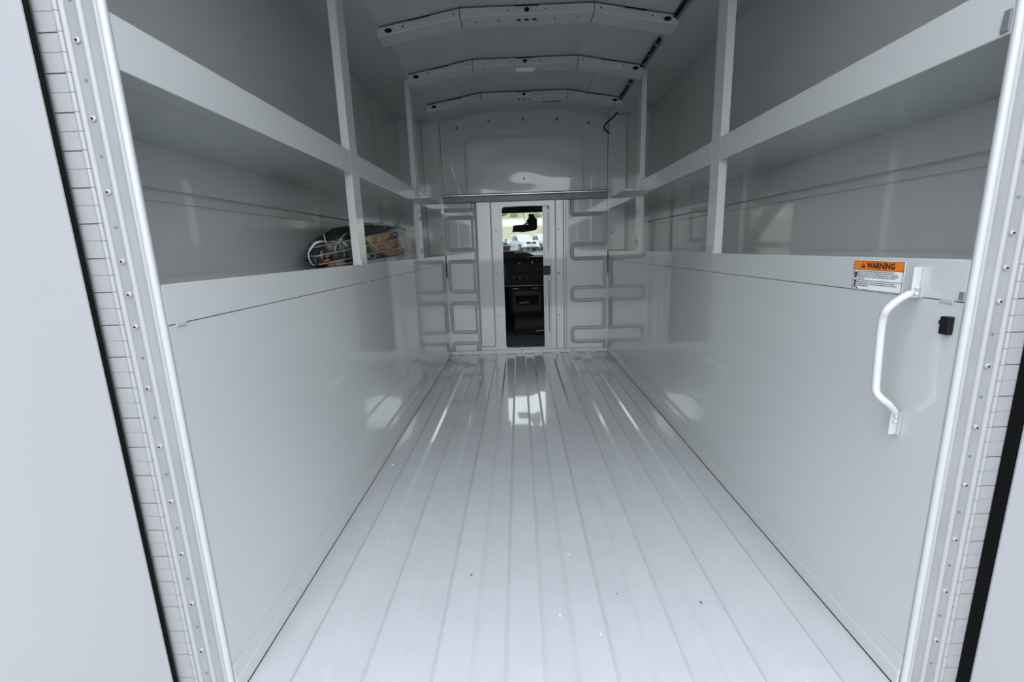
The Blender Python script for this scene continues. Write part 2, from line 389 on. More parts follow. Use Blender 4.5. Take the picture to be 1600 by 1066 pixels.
# ---- front bulkhead
wf = empty('wall_front', (0, D, 0)); tag(wf, 'white front bulkhead with embossed pockets and an open doorway', 'wall', kind='structure')
def up_h(x, z):
    s1 = sdr(x, z, -0.437, 0.437, 1.13, 1.60, 0.03)
    ch = (abs(x)+ (z-1.60)*1.0 - 0.385)*0.7071   # chamfered top corners
    s1 = max(s1, ch)
    h = 0.008*sstep(-s1/0.02)
    h += 0.0012*math.exp(-((z-1.40-0.05*math.cos(x*7))/0.05)**2)*max(0, 1-(x/0.45)**2)
    return h + 0.007 + 0.0045*noise.noise(Vector((x*2.6+3, z*5.5, 1.7)))
ub = field(-0.598, 0.598, 1.195, 1.757, 0.010, D-0.004, up_h)
# trim the top to the arch
for v in ub.verts:
    v.co.z = min(v.co.z, slope_z(v.co.x)+0.004)
upan = obj('upper_panel', ub, PAINT_PANEL, wf, smooth=True)
rv = None
for x, z in [(-.476,1.657),(-.246,1.695),(-.004,1.697),(.236,1.694),(.461,1.661),(-.334,1.30),(-.005,1.30),(.328,1.301)]:
    big = z > 1.5
    o = obj('rivet', disc((x, D-0.016-up_h(x, z)+.0105, z), (0, -1, 0), 0.0105 if big else 0.0085, 0.004, 12, dome=0.002), GREYTAB if big else STEEL, upan)
    obj('rivet_core', disc((x, D-0.016-up_h(x, z)+.006, z), (0, -1, 0), 0.0035, 0.002, 8), DARKHOLE, upan)
for s in (-1, 1):
    a, c = sorted((s*0.605, s*XO)); obj('side_closure', box(a, c, D-0.006, D+0.02, 0.6, 1.735), PAINT, wf)
# backing body so no light passes round the panel
obj('backing_plate', box(-XO, XO, D+0.021, D+0.05, 1.146, 1.80), DARKHOLE, wf)
for a, c in ((-XO, -0.26), (0.30, XO)): obj('backing_plate', box(a, c, D+0.028, D+0.05, -0.1, 1.146), DARKHOLE, wf)
obj('backing_plate', box(-.26, .30, D+0.03, D+0.05, -0.1, 0.02), DARKHOLE, wf)
# header rail
rl = obj('header_rail', prism([(D-0.012, 1.200), (D-0.030, 1.195), (D-0.033, 1.190), (D-0.026, 1.184), (D-0.024, 1.148), (D-0.016, 1.143), (D-0.006, 1.143), (D-0.006, 1.200)], 'x', -0.607, 0.607), GALVD, wf)
obj('rail_lip', tube([(-0.607, D-0.036, 1.194), (0.607, D-0.036, 1.194)], 0.009, 14), STEEL, rl, smooth=True, auto=50)
rl['label'] = 'galvanised horizontal rail'
for x in (-.48, -.161, .157, .474): obj('rivet', disc((x, D-0.0245, 1.166), (0, -1, 0), 0.0055, 0.002, 10, dome=0.002), STEEL, rl)
# left pocketed panel
PK = [(.808, 1.041), (.492, .719), (.176, .404), (-.15, .086), (1.095, 1.25)]
def left_h(x, z):
    h = 0.0; v = 0.0
    for z0, z1 in PK:
        sd = sdr(x, z, -0.590 if z0 < 1.09 else -.70, -0.393, z0, z1, 0.022)
        # pressed groove round each pocket
        h = max(h, 0.25*sstep(-sd/0.01)); v = max(v, max(0.0, 1-abs(sd)/0.0145)**1.15)
    g = math.exp(-((x+0.3815)/0.006)**2)
    return 0.006*h - 0.028*v - 0.018*g
pl = obj('pocket_panel', field(-0.612, -0.372, 0.0, 1.150, 0.0025, D-0.006, left_h), PAINT, wf, smooth=True)
def strip_h(x, z):
    sd = sdr(x, z, -0.371, -0.256, 0.054, 1.6, 0.02)
    return 0.008*sstep((-sd+0.002)/0.010)
obj('plain_panel', field(-0.372, -0.246, 0.0, 1.150, 0.0025, D-0.006, strip_h), PAINT, wf, smooth=True)
# right serpentine panel
FG = [(1.037, 1.5), (.715, .820), (.401, .498), (.078, .186)]
def right_h(x, z):
    sf_ = sdr(x, z, 0.1, 0.588, -1.0, 3.0, 0.02)
    for z0, z1 in FG:
        sf_ = max(sf_, -sdr(x, z, 0.342, 1.2, z0, z1, 0.022))
    return 0.005*sstep((-sf_+0.005)/0.01) - 0.028*max(0.0, 1-abs(sf_)/0.0145)**1.15
obj('pocket_panel', field(0.297, 0.612, 0.0, 1.150, 0.0025, D-0.006, right_h), PAINT, wf, smooth=True)
# doorway surround and edge strips
outer = [(-0.246, 0.0), (0.214, 0.0), (0.214, 1.150), (-0.246, 1.150)]
inner = rrect(-0.176, 0.182, 0.042, 1.109, 0.022)
ds = obj('doorway_surround', holed_plate(outer, inner, D-0.013, D+0.03), PAINT, wf)
for z in (.934, .618, .299): obj('rivet', disc((-0.224, D-0.0135, z), (0, -1, 0), 0.005, 0.0015, 10, dome=0.002), STEEL, ds)
es = obj('edge_strip', box(0.219, 0.276, D-0.016, D+0.02, 0.0, 1.150, 0.003), PAINT, wf)
for z in (.935, .611, .295): obj('rivet', disc((0.238, D-0.0165, z), (0, -1, 0), 0.0055 if z != .611 else 0.008, 0.0015, 10, dome=0.003), STEEL, es)
obj('edge_strip', box(0.279, 0.294, D-0.012, D+0.02, 0.0, 1.150, 0.002), PAINT, wf)
obj('strip_backing', box(0.213, 0.298, D-0.002, D+0.022, 0.0, 1.150), GREYTAB, wf)
# front sill
fs = obj('trim_3', box(-0.608, 0.608, D-0.034, D-0.0125, 0.0, 0.030, 0.004), PAINT); tag(fs, 'white sill strip where floor meets the front bulkhead', 'trim', kind='structure')
for x in (-0.05, 0.34): obj('screw', disc((x, D-0.034, 0.018), (0, -1, 0), 0.006, 0.001, 10, dome=0.001), GREYTAB, fs)
# retracted sliding door leaf in the doorway
d3 = empty('door_3', (0.156, D+0.03, 0.04)); tag(d3, 'white sliding cab door leaf pushed back into the right of the doorway', 'door', kind='structure')
obj('leaf', box(0.126, 0.30, D+0.0305, D+0.046, 0.04, 1.12, 0.002), PAINT, d3)
for z0, z1 in ((.70, 1.085), (.06, .575)):
    obj('stiffener_rib', prism(rrect(0.136, 0.1575, z0, z1, 0.006), 'y', D+0.017, D+0.031, 0.003), PAINT, d3)
    obj('rib_slot', box(0.1655, 0.1695, D+0.0295, D+0.0306, z0+0.08, z1-0.02), DARKHOLE, d3)
obj('latch_recess', box(0.1265, 0.179, D+0.026, D+0.0306, 0.598, 0.668, 0.002), GREYP, d3)
obj('white_tag', box(0.1585, 0.1745, D+0.022, D+0.0285, 0.134, 0.152, 0.001), STWHITE, d3)
obj('top_roller', disc((0.165, D+0.030, 1.092), (0, -1, 0), 0.010, 0.008, 12, dome=0.003), STEEL, d3)
ca = obj('door_catch', prism(rrect(-0.1765, -0.160, 0.575, 0.680, 0.008), 'y', D-0.006, D+0.03, 0.002), BLACKP); tag(ca, 'small black latch catch on the left edge of the cab doorway', 'latch')
# corner columns
for i, s in enumerate((-1, 1)):
    a, c = sorted((s*0.611, s*0.727))
    t = obj('trim_%d' % (6+i), box(a, c, D-0.036, D-0.007, ZL+0.0005, CEIL+0.012, 0.003), PAINT)
    tag(t, 'white boxed corner column at the %s end of the upper bulkhead' % ('left', 'right')[i], 'trim', kind='structure')
    obj('bolt_hole', disc((s*0.632, D-0.0355, 0.90), (0, -1, 0), 0.005, 0.001, 10), DARKHOLE, t)
    obj('edge_flange', box(*sorted((s*0.600, s*0.6105)), D-0.030, D-0.012, ZL, CEIL+0.012), PAINT, t)

# ---- rear jambs, hinges, open doors
def u_at(s, u): return s*(0.609+u)
for i, s in enumerate((-1, 1)):
    side = ('left', 'right')[i]
    jb = obj('trim_%d' % (1+i), box(*sorted((u_at(s, 0.0), u_at(s, 0.300))), YJ-0.003, YJ-0.0002, -0.10, 1.70, 0.0006), JAMB)
    tag(jb, 'pale metal jamb with raised beads and screws on the %s side of the rear opening' % side, 'door jamb', kind='structure')
    for u, r in ((0.0055, 0.0055), (0.0135, 0.0038), (0.0365, 0.0042), (0.0605, 0.0042)):
        obj('bead', tube([(u_at(s, u), YJ-0.0035, -0.10), (u_at(s, u), YJ-0.0035, 1.69)], r, 12), BEAD2 if u < 0.01 else BEAD, jb, smooth=True, auto=50)
    scr = hl = None
    for k in range(-1, 16):
        for z, kind in ((0.105+0.1*k, 's'), (0.155+0.1*k, 's' if abs(0.155+0.1*k-0.755) < .01 else 'h')):
            p = (u_at(s, 0.0485), YJ-0.0032, z)
            if kind == 's':
                if scr is None:
                    scr = obj('screw', disc(p, (0, -1, 0), 0.0048, 0.0018, 12, dome=0.0014), SCREWP, jb, org=p); sc0 = obj('screw_socket', disc((p[0], p[1]-0.0025, z), (0, -1, 0), 0.0016, 0.0012, 6), DARKHOLE, scr, org=p)
                else:
                    n_ = dup(scr, p, jb); c = sc0.copy(); COL.objects.link(c); c.parent = n_
            else:
                if hl is None: hl = obj('weep_hole', disc(p, (0, -1, 0), 0.0024, 0.0006, 8), GREYTAB, jb, org=p)
                else: dup(hl, p, jb)
    # door: swung back past straight
    a = math.radians(9 if s < 0 else 7)
    hx = u_at(s, 0.0955); hy = YJ-0.010
    dirx, diry = s*math.sin(a), -math.cos(a)
    nx_, ny_ = -s*math.cos(a), -math.sin(a)       # inner face normal (towards the opening)
    dr = empty('door_%d' % (1+i), (hx, hy, -0.08)); tag(dr, 'white rear door swung open on the %s edge of the picture' % side, 'door', kind='structure')
    def dslab(t0, t1, n0, n1, z0, z1, bev):
        b = box(t0, t1, n0, n1, z0, z1, bev)
        for v in b.verts:
            t, n_ = v.co.x, v.co.y
            v.co.x = hx + dirx*t + nx_*n_; v.co.y = hy + diry*t + ny_*n_
        return b
    obj('panel', dslab(0.0135 if s > 0 else 0.009, 0.62, -0.045, 0.0, -0.08, 1.69, 0.004), DOORP, dr)
    obj('edge_seal', dslab(-0.003 if s > 0 else 0.0035, 0.0136 if s > 0 else 0.0092, -0.035, 0.001 if s < 0 else 0.002, -0.08, 1.69, 0.0008), RUBBER, dr)
    hg = empty('piano_hinge', (u_at(s, 0.08), YJ-0.003, -0.08), dr)
    hg['label'] = 'long painted piano hinge'
    lf = kn = None
    pitch = 0.0254
    for k in range(68):
        z = -0.078 + pitch*k
        wide = 0.1005
        if lf is None:
            lfb = obj('hinge_segment', box(*sorted((u_at(s, 0.0715), u_at(s, wide))), YJ-0.0062, YJ-0.0032, z+pitch, z+2*pitch-0.0003, 0.0003, seg=1), HINGE, hg)
            lf = obj('hinge_segment', box(*sorted((u_at(s, 0.0715), u_at(s, wide))), YJ-0.0062, YJ-0.0032, z, z+pitch-0.0016, 0.0004, seg=1), HINGE, hg)
            kn = obj('hinge_knuckle', tube([(u_at(s, 0.0678), YJ-0.0055, z), (u_at(s, 0.0678), YJ-0.0055, z+pitch-0.0007)], 0.0036, 10), HINGE, hg, smooth=True, auto=50)
            l0, k0 = ORG[lf.name].copy(), ORG[kn.name].copy()
        else:
            off = Vector((0, 0, pitch*k))
            if k != 1: dup(lfb if k % 2 else lf, l0+off, hg)
            dup(kn, k0+Vector((0, 0, pitch*k)), hg)
    obj('hinge_backing', box(*sorted((u_at(s, 0.066), u_at(s, 0.094))), YJ-0.0036, YJ-0.0031, -0.078, 1.65), GREYTAB, hg)

# ================================================================== OBJECTS IN THE BODY
# ---- grab handle on the right wall
gh = empty('grab_handle', (W-0.03, 0.80, 0.44)); tag(gh, 'white bent-tube grab handle bolted to the right wall beside the sticker', 'grab handle')

XH = W-0.048
pts = [Vector((0.5920, 0.7576, 0.7121)), Vector((0.5760, 0.7640, 0.6990)), Vector((0.5620, 0.7663, 0.6828)), Vector((0.5620, 0.7716, 0.6655)), Vector((0.5620, 0.7715, 0.6319)), Vector((0.5620, 0.7675, 0.5581)), Vector((0.5620, 0.7643, 0.5392)), Vector((0.5660, 0.7579, 0.5295)), Vector((0.5780, 0.7545, 0.5186)), Vector((0.5920, 0.7572, 0.5043))]
obj('bar', tube(spline(pts, 6), 0.0062, 14), HANDLEW, gh, smooth=True, auto=50)
pT0, pT1 = Vector((0.6000, 0.7595, 0.7539)), Vector((0.6000, 0.7633, 0.7049))
pB0, pB1 = Vector((0.6000, 0.7635, 0.4993)), Vector((0.6000, 0.7678, 0.4588))
for p0, p1 in ((pT0, pT1), (pB0, pB1)):
    # folded bracket: foot on the wall plus a standing fin
    yc = (p0.y+p1.y)/2
    br = obj('bracket', box(W-0.0022, W-0.0008, yc-0.006, yc+0.007, p1.z-0.002, p0.z+0.002, 0.0012), PAINT, gh)
    obj('bracket_fin', box(W-0.0155, W-0.002, yc-0.001, yc+0.0025, p1.z-0.002, p0.z+0.001, 0.002), HANDLEW, br)
    for z in (p1.z+0.006, p1.z+0.016) if p0 is pT0 else (p0.z-0.006, p0.z-0.016):
        obj('bolt', disc((W-0.009, yc-0.001, z), (-0.3, -1, 0), 0.0036, 0.005, 6, dome=0.001), HANDLEW, br)
# ---- warning sticker
sy0, sy1, sz0, sz1 = 0.798, 0.9165, 0.7055, 0.761      # y0 = right edge as seen
ws = empty('warning_sticker', (W-0.0015, (sy0+sy1)/2, sz0)); tag(ws, 'orange and white WARNING sticker on the right shelf lip beside the handle', 'sticker')
XS = W-0.0009
obj('backing', box(XS-0.0005, XS, sy0-0.001, sy1+0.001, sz0-0.001, sz1+0.001), STWHITE, ws)
zo = sz1-0.0165; zm = sz0+0.0185; ym = sy1-0.0145
obj('orange_header', box(XS-0.0007, XS-0.0004, sy0, sy1, zo, sz1), ORANGE, ws)
def lineb(y0, y1, z0, z1): return box(XS-0.0009, XS-0.0006, y0, y1, z0, z1)
lb = bmesh.new(); t_ = 0.0009
for y0, y1, z0, z1 in ((sy0, sy1, sz1-t_, sz1), (sy0, sy1, sz0, sz0+t_), (sy0, sy0+t_, sz0, sz1), (sy1-t_, sy1, sz0, sz1), (sy0, sy1, zo-t_, zo), (sy0, sy1, zm-t_/2, zm+t_/2), (ym, ym+t_, sz0, zo)):
    merge(lb, lineb(y0, y1, z0, z1))
obj('rule_lines', lb, INK, ws)
def put_text(body, size, ystart, zbase, target_w, name, material, bold=0.0, par=ws):
    b = text_bm(body, size, bold=bold)
    xs = [v.co.x for v in b.verts]; k = target_w/(max(xs)-min(xs)); x_0 = min(xs)
    for v in b.verts:
        u, vv = (v.co.x-x_0)*k, v.co.y
        v.co = Vector((XS-0.0010, ystart-u, zbase+vv))      # reads from far (left) to near (right)
    return obj(name, b, material, par)
put_text('WARNING', 0.0150, sy1-0.0325, zo+0.0030, 0.0665, 'warning_lettering', INKR, 0.0006)
tri = prism([(sy1-0.0185, zo+0.003), (sy1-0.0295, zo+0.003), (sy1-0.024, zo+0.0138)], 'x', XS-0.0010, XS-0.0006)
obj('alert_triangle', tri, INKR, ws)
tb = bmesh.new()
merge(tb, box(XS-0.0013, XS-0.00105, sy1-0.0245, sy1-0.0235, zo+0.0062, zo+0.0112)); merge(tb, box(XS-0.0013, XS-0.00105, sy1-0.0245, sy1-0.0235, zo+0.0042, zo+0.0053))
obj('alert_mark', tb, ORANGE, ws)
L1 = [('Do not store flammable materials such as gasoline, petroleum,', .084), ('solvents or cleaning fluids in enclosed cargo areas of body, as such', .090), ('materials give off fumes. Heating could cause fumes, vapors, or volatile fluids', .0925), ('can ignite and cause an explosion which could result in death or', .089), ('serious injury.', .015)]
L2 = [('Do not allow anyone to ride or sleep in enclosed cargo areas of body,', .088), ('Poisonous carbon monoxide gas may enter and cause serious or', .0925), ('deadly bodily injury.', .026)]
for i, (s_, w_) in enumerate(L1): put_text(s_, 0.0030, ym-0.0015, zo-0.0043-0.00345*i, w_, 'small_print', INK, 0.00011)
for i, (s_, w_) in enumerate(L2): put_text(s_, 0.0030, ym-0.0015, zm-0.0043-0.00345*i, w_, 'small_print', INK, 0.00011)
# pictograms: bursting drum and skull with crossbones
pb = bmesh.new(); yc, zc = (ym+sy1)/2, (zm+zo)/2
for k, (a0, L_) in enumerate([(20, .0055), (55, .0065), (90, .0045), (130, .006), (165, .0055), (215, .005), (250, .006), (300, .0055), (340, .006)]):
    a = math.radians(a0); c0 = Vector((yc, zc+0.001)); d_ = Vector((math.cos(a), math.sin(a))); n_ = Vector((-d_.y, d_.x))
    merge(pb, prism([tuple(c0+d_*0.0012+n_*0.0014), tuple(c0+d_*0.0012-n_*0.0014), tuple(c0+d_*L_*1.35)], 'x', XS-0.0010, XS-0.0006))
merge(pb, prism([(yc+.003, zc-.0068), (yc-.003, zc-.0068), (yc-.0022, zc-.0035), (yc+.0022, zc-.0035)], 'x', XS-0.0010, XS-0.0006))
obj('burst_pictogram', pb, INK, ws)
sk = bmesh.new(); zk = (sz0+zm)/2+0.0022
merge(sk, prism([(yc+0.0042*math.cos(t*math.pi/8), zk+0.0025+0.0040*math.sin(t*math.pi/8)) for t in range(16)], 'x', XS-0.0010, XS-0.0006))
merge(sk, prism([(yc+.0024, zk+.0005), (yc-.0024, zk+.0005), (yc-.0019, zk-.0034), (yc+.0019, zk-.0034)], 'x', XS-0.0010, XS-0.0006))
for q in (-1, 1):
    c0 = Vector((yc, zk-0.0062)); d_ = Vector((0.0048*q, 0.0026)); n_ = Vector((-d_.y, d_.x)).normalized()*0.0006
    merge(sk, prism([tuple(c0-d_+n_), tuple(c0-d_-n_), tuple(c0+d_-n_), tuple(c0+d_+n_)], 'x', XS-0.0010, XS-0.0006))
    for e in (-1, 1):
        cc = c0+d_*e; merge(sk, prism([(cc.x+.001*math.cos(t*math.pi/4), cc.y+.001*math.sin(t*math.pi/4)) for t in range(8)], 'x', XS-0.0010, XS-0.0006))
sko = obj('skull_pictogram', sk, INK, ws)
eb = bmesh.new()
for q in (-1, 1): merge(eb, prism([(yc+q*.0017+.0009*math.cos(t*math.pi/4), zk+.0016+.0010*math.sin(t*math.pi/4)) for t in range(8)], 'x', XS-0.0013, XS-0.00105))
obj('skull_eyes', eb, STWHITE, sko)
# ---- black latch block and grey tabs near the right jamb
bl = empty('latch_block', (W-0.008, 0.701, 0.652)); tag(bl, 'small black plastic latch block on the right wall below the seam', 'latch')
obj('block', prism(rrect(0.6935, 0.7085, 0.6525, 0.6805, 0.002), 'x', W-0.010, W-0.0008, 0.001), BLACKP, bl)
obj('nib', box(W-0.010, W-0.004, 0.7085, 0.7105, 0.668, 0.674, 0.0005), BLACKP, bl)
tb = obj('lip_bracket', box(W-0.0028, W-0.0009, 0.6845, 0.692, ZS+0.003, ZS+0.016, 0.0005), GREYTAB); tag(tb, 'tiny grey metal tab at the end of the right lower shelf lip', 'bracket')
tb = obj('lip_bracket', prism([(0.686, ZU0+0.003), (0.6975, ZU0+0.003), (0.695, ZU0+0.030), (0.686, ZU0+0.030)], 'x', W-0.003, W-0.0003, 0.0005), GREYTAB); tag(tb, 'grey metal bracket at the end of the right upper shelf lip', 'bracket')

# ---- wiring along the right roof edge and the hanging tail
wc = empty('roof_cable', (0.59, 2.5, 1.64)); tag(wc, 'black wiring cable tied along the right roof edge, hanging loose at the front', 'cable')
for y0, y1 in ((0.9, 2.015), (2.22, 2.515), (2.72, 3.015)):
    pts = [(0.586+0.0015*math.sin(k*2.1), y0+(y1-y0)*k/10, CEIL-0.002+0.001*math.sin(k*1.3)) for k in range(11)]
    cb_ = obj('cable_run', tube(spline(pts, 4), 0.0075, 8), BLACKP, wc, smooth=True)
    pts = [(0.599+0.001*math.sin(k*1.7), y0+(y1-y0)*k/10, CEIL-0.010) for k in range(11)]
    obj('conduit', tube(spline(pts, 3), 0.006, 8), GREYTAB, wc, smooth=True)
    for f in (0.12, 0.5, 0.85):
        yy = y0+(y1-y0)*f; obj('cable_tie', tube([(0.586, yy, CEIL-0.002), (0.586, yy+0.006, CEIL-0.002)], 0.0088, 10), BEAD, cb_)
pts = [Vector((0.5850, 3.0749, 1.6237)), Vector((0.5720, 3.1485, 1.6136)), Vector((0.5550, 3.2535, 1.6101)), Vector((0.5480, 3.3069, 1.5915)), Vector((0.5650, 3.2350, 1.5414))]
obj('cable_tail', tube(spline(pts, 6), 0.0055, 8), BLACKP, wc, smooth=True)
lp = obj('roof_wire_loop', tube(spline([(0.115, 3.215, 1.752), (0.135, 3.205, 1.742), (0.185, 3.20, 1.738), (0.235, 3.205, 1.742), (0.255, 3.215, 1.752)], 5), 0.003, 6), GREYTAB, smooth=True)
tag(lp, 'thin grey wire loop under the roof near the front bulkhead', 'wire')

# ---- wrapped bundle on the left shelf
bd = empty('wrapped_bundle', (-0.76, 1.9, ZL)); tag(bd, 'plastic-wrapped stack of metal trays and brown cardboard on the left lower shelf', 'bundle')
XF, XK = -0.662, -0.86
LN = [((1.37, .827), (2.36, .912)), ((1.35, .799), (2.36, .871)), ((1.37, .7745), (2.43, .829)), ((1.50, .7690), (2.48, .7895))]
def ln(i, y):
    (a, za), (c, zc_) = LN[i]; return za+(zc_-za)*(y-a)/(c-a)
for i, ((a, za), (c, zc_)) in enumerate(LN):
    t = 0.0028
    tr = obj('tray', prism([(a, za), (c, zc_), (c, zc_+t), (a, za+t)], 'x', XK, XF, 0.001), TRAYM, bd)
    obj('tray_lip', tube([(XF, a, za+t), (XF, c, zc_+t)], 0.0016, 8), TRAYM, tr)
for i in range(3):
    y0, y1 = LN[i][0][0]+0.008, LN[i][1][0]-0.03
    q = [(y0, ln(i+1, y0)+0.007), (y1, ln(i+1, y1)+0.007), (y1, ln(i, y1)-0.002), (y0, ln(i, y0)-0.002)]
    if i == 2: q[0] = (y0, max(ln(3, y0)+0.007, 0.7705))
    obj('foam_filler', prism(q, 'x', XK+0.01, XF-0.008), BLACKF, bd)
lay = lambda i, y, f: (y, ln(i+1, y)+0.006+(ln(i, y)-0.002-ln(i+1, y)-0.006)*f)
for i, ya, yb, pa, pb_ in ((0, 1.80, 2.20, .05, .1), (1, 1.86, 2.30, .1, .1), (2, 2.02, 2.44, .1, .12), (0, 1.42, 1.52, .1, .1), (1, 1.41, 1.475, .05, .1)):
    q = [lay(i, ya, 1.0), lay(i, yb, 1.0), lay(i, yb-0.04, .45), lay(i, yb-0.09, pb_), lay(i, ya+0.05, pa)]
    if i == 2: q = [lay(i, ya, .92), lay(i, yb, .95), lay(i, yb+0.02, .6), lay(i, yb-0.02, .12), lay(i, ya+0.16, .02), lay(i, ya+0.05, .4)]
    obj('cardboard_insert', prism(q, 'x', XF-0.06, XF-0.006), CARD, bd)
obj('cardboard_insert', prism([(1.42, .7695), (1.60, .7695), (1.56, .783), (1.46, .779)], 'x', XF-0.05, XF-0.004), CARD, bd)
obj('top_sheet', prism([(1.42, .840), (2.36, .922), (2.33, .934), (1.75, .915), (1.5, .868)], 'x', XK+0.01, XF-0.02, 0.004), BLACKF, bd)
# bright metal clips
for y, i in ((1.60, 0), (2.27, 0), (1.83, 2)):
    z = (ln(i, y)+ln(i+1, y))/2+0.003; obj('metal_clip', prism([(y-.03, z+.008), (y+.005, z+.012), (y+.03, z-.008), (y+.0, z-.004)], 'x', XF-0.012, XF-0.004, 0.002), TRAYM, bd)
# shrink film: lumpy closed sleeve round the stack
fb = bmesh.new(); NY, NR = 64, 40; rings = []
for j in range(NY+1):
    t = j/NY; y = 1.325+(2.50-1.325)*t
    ztop = 0.845+0.095*min(1, t*1.5)+0.0; 
    if t < 0.12: ztop -= 0.055*(1-t/0.12)**2
    if t > 0.93: ztop -= 0.03*((t-0.93)/0.07)**2
    zb = 0.7695 + 0.012*max(0, t-0.55)
    endf = min(1, math.sqrt(max(0.0, min(t, 1-t))/0.05)) if min(t, 1-t) < 0.05 else 1.0
    endf = max(endf, 0.25)
    zc_ = (ztop+zb)/2; hz = (ztop-zb)/2*endf; hx = 0.115*endf; ring = []
    for k in range(NR):
        a = 2*math.pi*k/NR; ca, sa = math.cos(a), math.sin(a)
        e = 0.35; px = math.copysign(abs(ca)**e, ca); pz = math.copysign(abs(sa)**e, sa)
        nz = noise.noise(Vector((y*14, math.cos(a)*2.2, math.sin(a)*2.2+3)))*0.010 + noise.noise(Vector((y*40, ca*5, sa*5)))*0.004
        x_ = -0.763+hx*px; z_ = zc_+hz*pz
        x_ += nz*ca*0.7; z_ += nz*max(0, sa)*1.6
        ring.append(fb.verts.new((min(x_, -0.6485), y+nz*0.5, max(z_, 0.7690))))
    rings.append(ring)
for j in range(NY):
    for k in range(NR): fb.faces.new((rings[j][k], rings[j][(k+1) % NR], rings[j+1][(k+1) % NR], rings[j+1][k]))
fb.faces.new(rings[0][::-1]); fb.faces.new(rings[-1])
fo = obj('plastic_film', fb, FILM, bd, smooth=True)
fo['label'] = 'crinkled clear plastic wrap'
# the stack lies askew: its inner corner is set further in than the front one
for o_ in list(bd.children) + [c for k in bd.children for c in k.children]:
    base = ORG[o_.name]
    for v in o_.data.vertices:
        X_, Y_ = base.x+v.co.x, base.y+v.co.y
        v.co.y += max(0, (XF-X_))/0.2*0.36*max(0, 1-(Y_-1.33)/1.17)
# gathered film folds
folds = [
    [(-0.6920, 1.3644, 0.8070), (-0.6876, 1.3711, 0.8200), (-0.6760, 1.3848, 0.8386), (-0.6628, 1.3969, 0.8450), (-0.6570, 1.4201, 0.8442)],
    [(-0.6570, 1.4124, 0.8672), (-0.6570, 1.4139, 0.8557), (-0.6570, 1.4196, 0.8423), (-0.6570, 1.4399, 0.8287), (-0.6570, 1.4876, 0.8186)],
    [(-0.6570, 1.4196, 0.8423), (-0.6570, 1.4746, 0.8460), (-0.6570, 1.5218, 0.8456), (-0.6570, 1.5537, 0.8609), (-0.6570, 1.5987, 0.8771)],
    [(-0.6570, 1.5218, 0.8456), (-0.6570, 1.4905, 0.8288), (-0.6570, 1.4865, 0.8145)],
    [(-0.6570, 1.5218, 0.8456), (-0.6570, 1.5397, 0.8311), (-0.6570, 1.5202, 0.8205)],
    [(-0.6570, 1.8187, 0.8670), (-0.6570, 1.8515, 0.8450), (-0.6570, 1.8949, 0.8247), (-0.6570, 1.9246, 0.8088)],
    [(-0.6570, 1.7950, 0.8640), (-0.6570, 1.8443, 0.8475), (-0.6570, 1.8805, 0.8325)],
    [(-0.6570, 1.8805, 0.8325), (-0.6570, 1.8604, 0.8477), (-0.6570, 1.8321, 0.8598)],
    [(-0.6570, 1.8215, 0.7971), (-0.6570, 1.8570, 0.7812), (-0.6570, 1.9026, 0.7933), (-0.6570, 1.9159, 0.8089)],
    [(-0.6570, 1.9221, 0.9162), (-0.6570, 1.9686, 0.9263), (-0.6570, 2.0417, 0.9246), (-0.6570, 2.0949, 0.9385)],
    [(-0.6876, 1.3711, 0.8200), (-0.6905, 1.3644, 0.8032), (-0.6862, 1.3630, 0.7860), (-0.6774, 1.3658, 0.7723)],
]
for i, f in enumerate(folds):
    pts = f
    sp_ = spline(pts, 5); rs = [0.0008+0.0022*math.sin(math.pi*k/(len(sp_)-1))*(1.6 if i in (0, 5) else 0.6) for k in range(len(sp_))]
    obj('film_fold', tube(sp_, 0.003, 6, rs=rs), FOLD, fo, smooth=True)

# ================================================================== CAB
fc = obj('floor_cab', box(-0.85, 0.85, D+0.05, 5.2, -0.10, 0.030), CARPET); tag(fc, 'dark matted cab floor beyond the doorway', 'floor', kind='structure')
for s, side in ((-1, 'left'), (1, 'right')):
    w_ = obj('wall_cab_'+side, box(*sorted((s*0.86, s*0.92)), D+0.05, 5.9, -0.1, 0.72), DASHP); tag(w_, 'dark inner side of the cab on the %s' % side, 'wall', kind='structure')
    obj('rear_pillar', box(*sorted((s*0.80, s*0.92)), D+0.05, D+0.45, 0.72, 1.32), DASHP, w_)
    obj('front_pillar', prism([(4.75, 1.32), (4.85, 1.32), (5.62, 0.72), (5.50, 0.72)], 'x', *sorted((s*0.82, s*0.92))), DASHP, w_)
    g_ = obj('window_%d' % (2 if s < 0 else 3), box(*sorted((s*0.885, s*0.892)), D+0.45, 5.5, 0.72, 1.31), GLASS); tag(g_, 'side window of the cab on the %s' % side, 'window', kind='structure')
hl_ = obj('ceiling_cab', prism([(D+0.05, 1.30), (4.50, 1.285), (4.74, 1.16), (4.78, 1.16), (4.80, 1.36), (D+0.05, 1.36)], 'x', -0.92, 0.92), HEADL); tag(hl_, 'dark grey cab headliner above the windscreen', 'ceiling', kind='structure')
for s, x0, x1 in ((-1, -0.62, -0.075), (1, 0.10, 0.62)):
    v_ = obj('sun_visor', prism(rrect(x0, x1, 1.165, 1.262, 0.03), 'y', 4.44, 4.465, 0.006), GREYP); tag(v_, 'dark folded sun visor on the %s of the cab header' % ('left' if s < 0 else 'right'), 'sun visor', 'sun visors')
ws_ = obj('window_1', prism([(4.775, 1.165), (4.781, 1.165), (5.606, 0.70), (5.60, 0.70)], 'x', -0.86, 0.86), GLASS); tag(ws_, 'sloping windscreen seen through the cab doorway', 'window', kind='structure')
nose = obj('wall_cowl', box(-0.92, 0.92, 5.62, 6.3, -0.5, 0.66, 0.05), CARW); tag(nose, 'front cowl and bonnet of the van beyond the windscreen', 'wall', kind='structure')
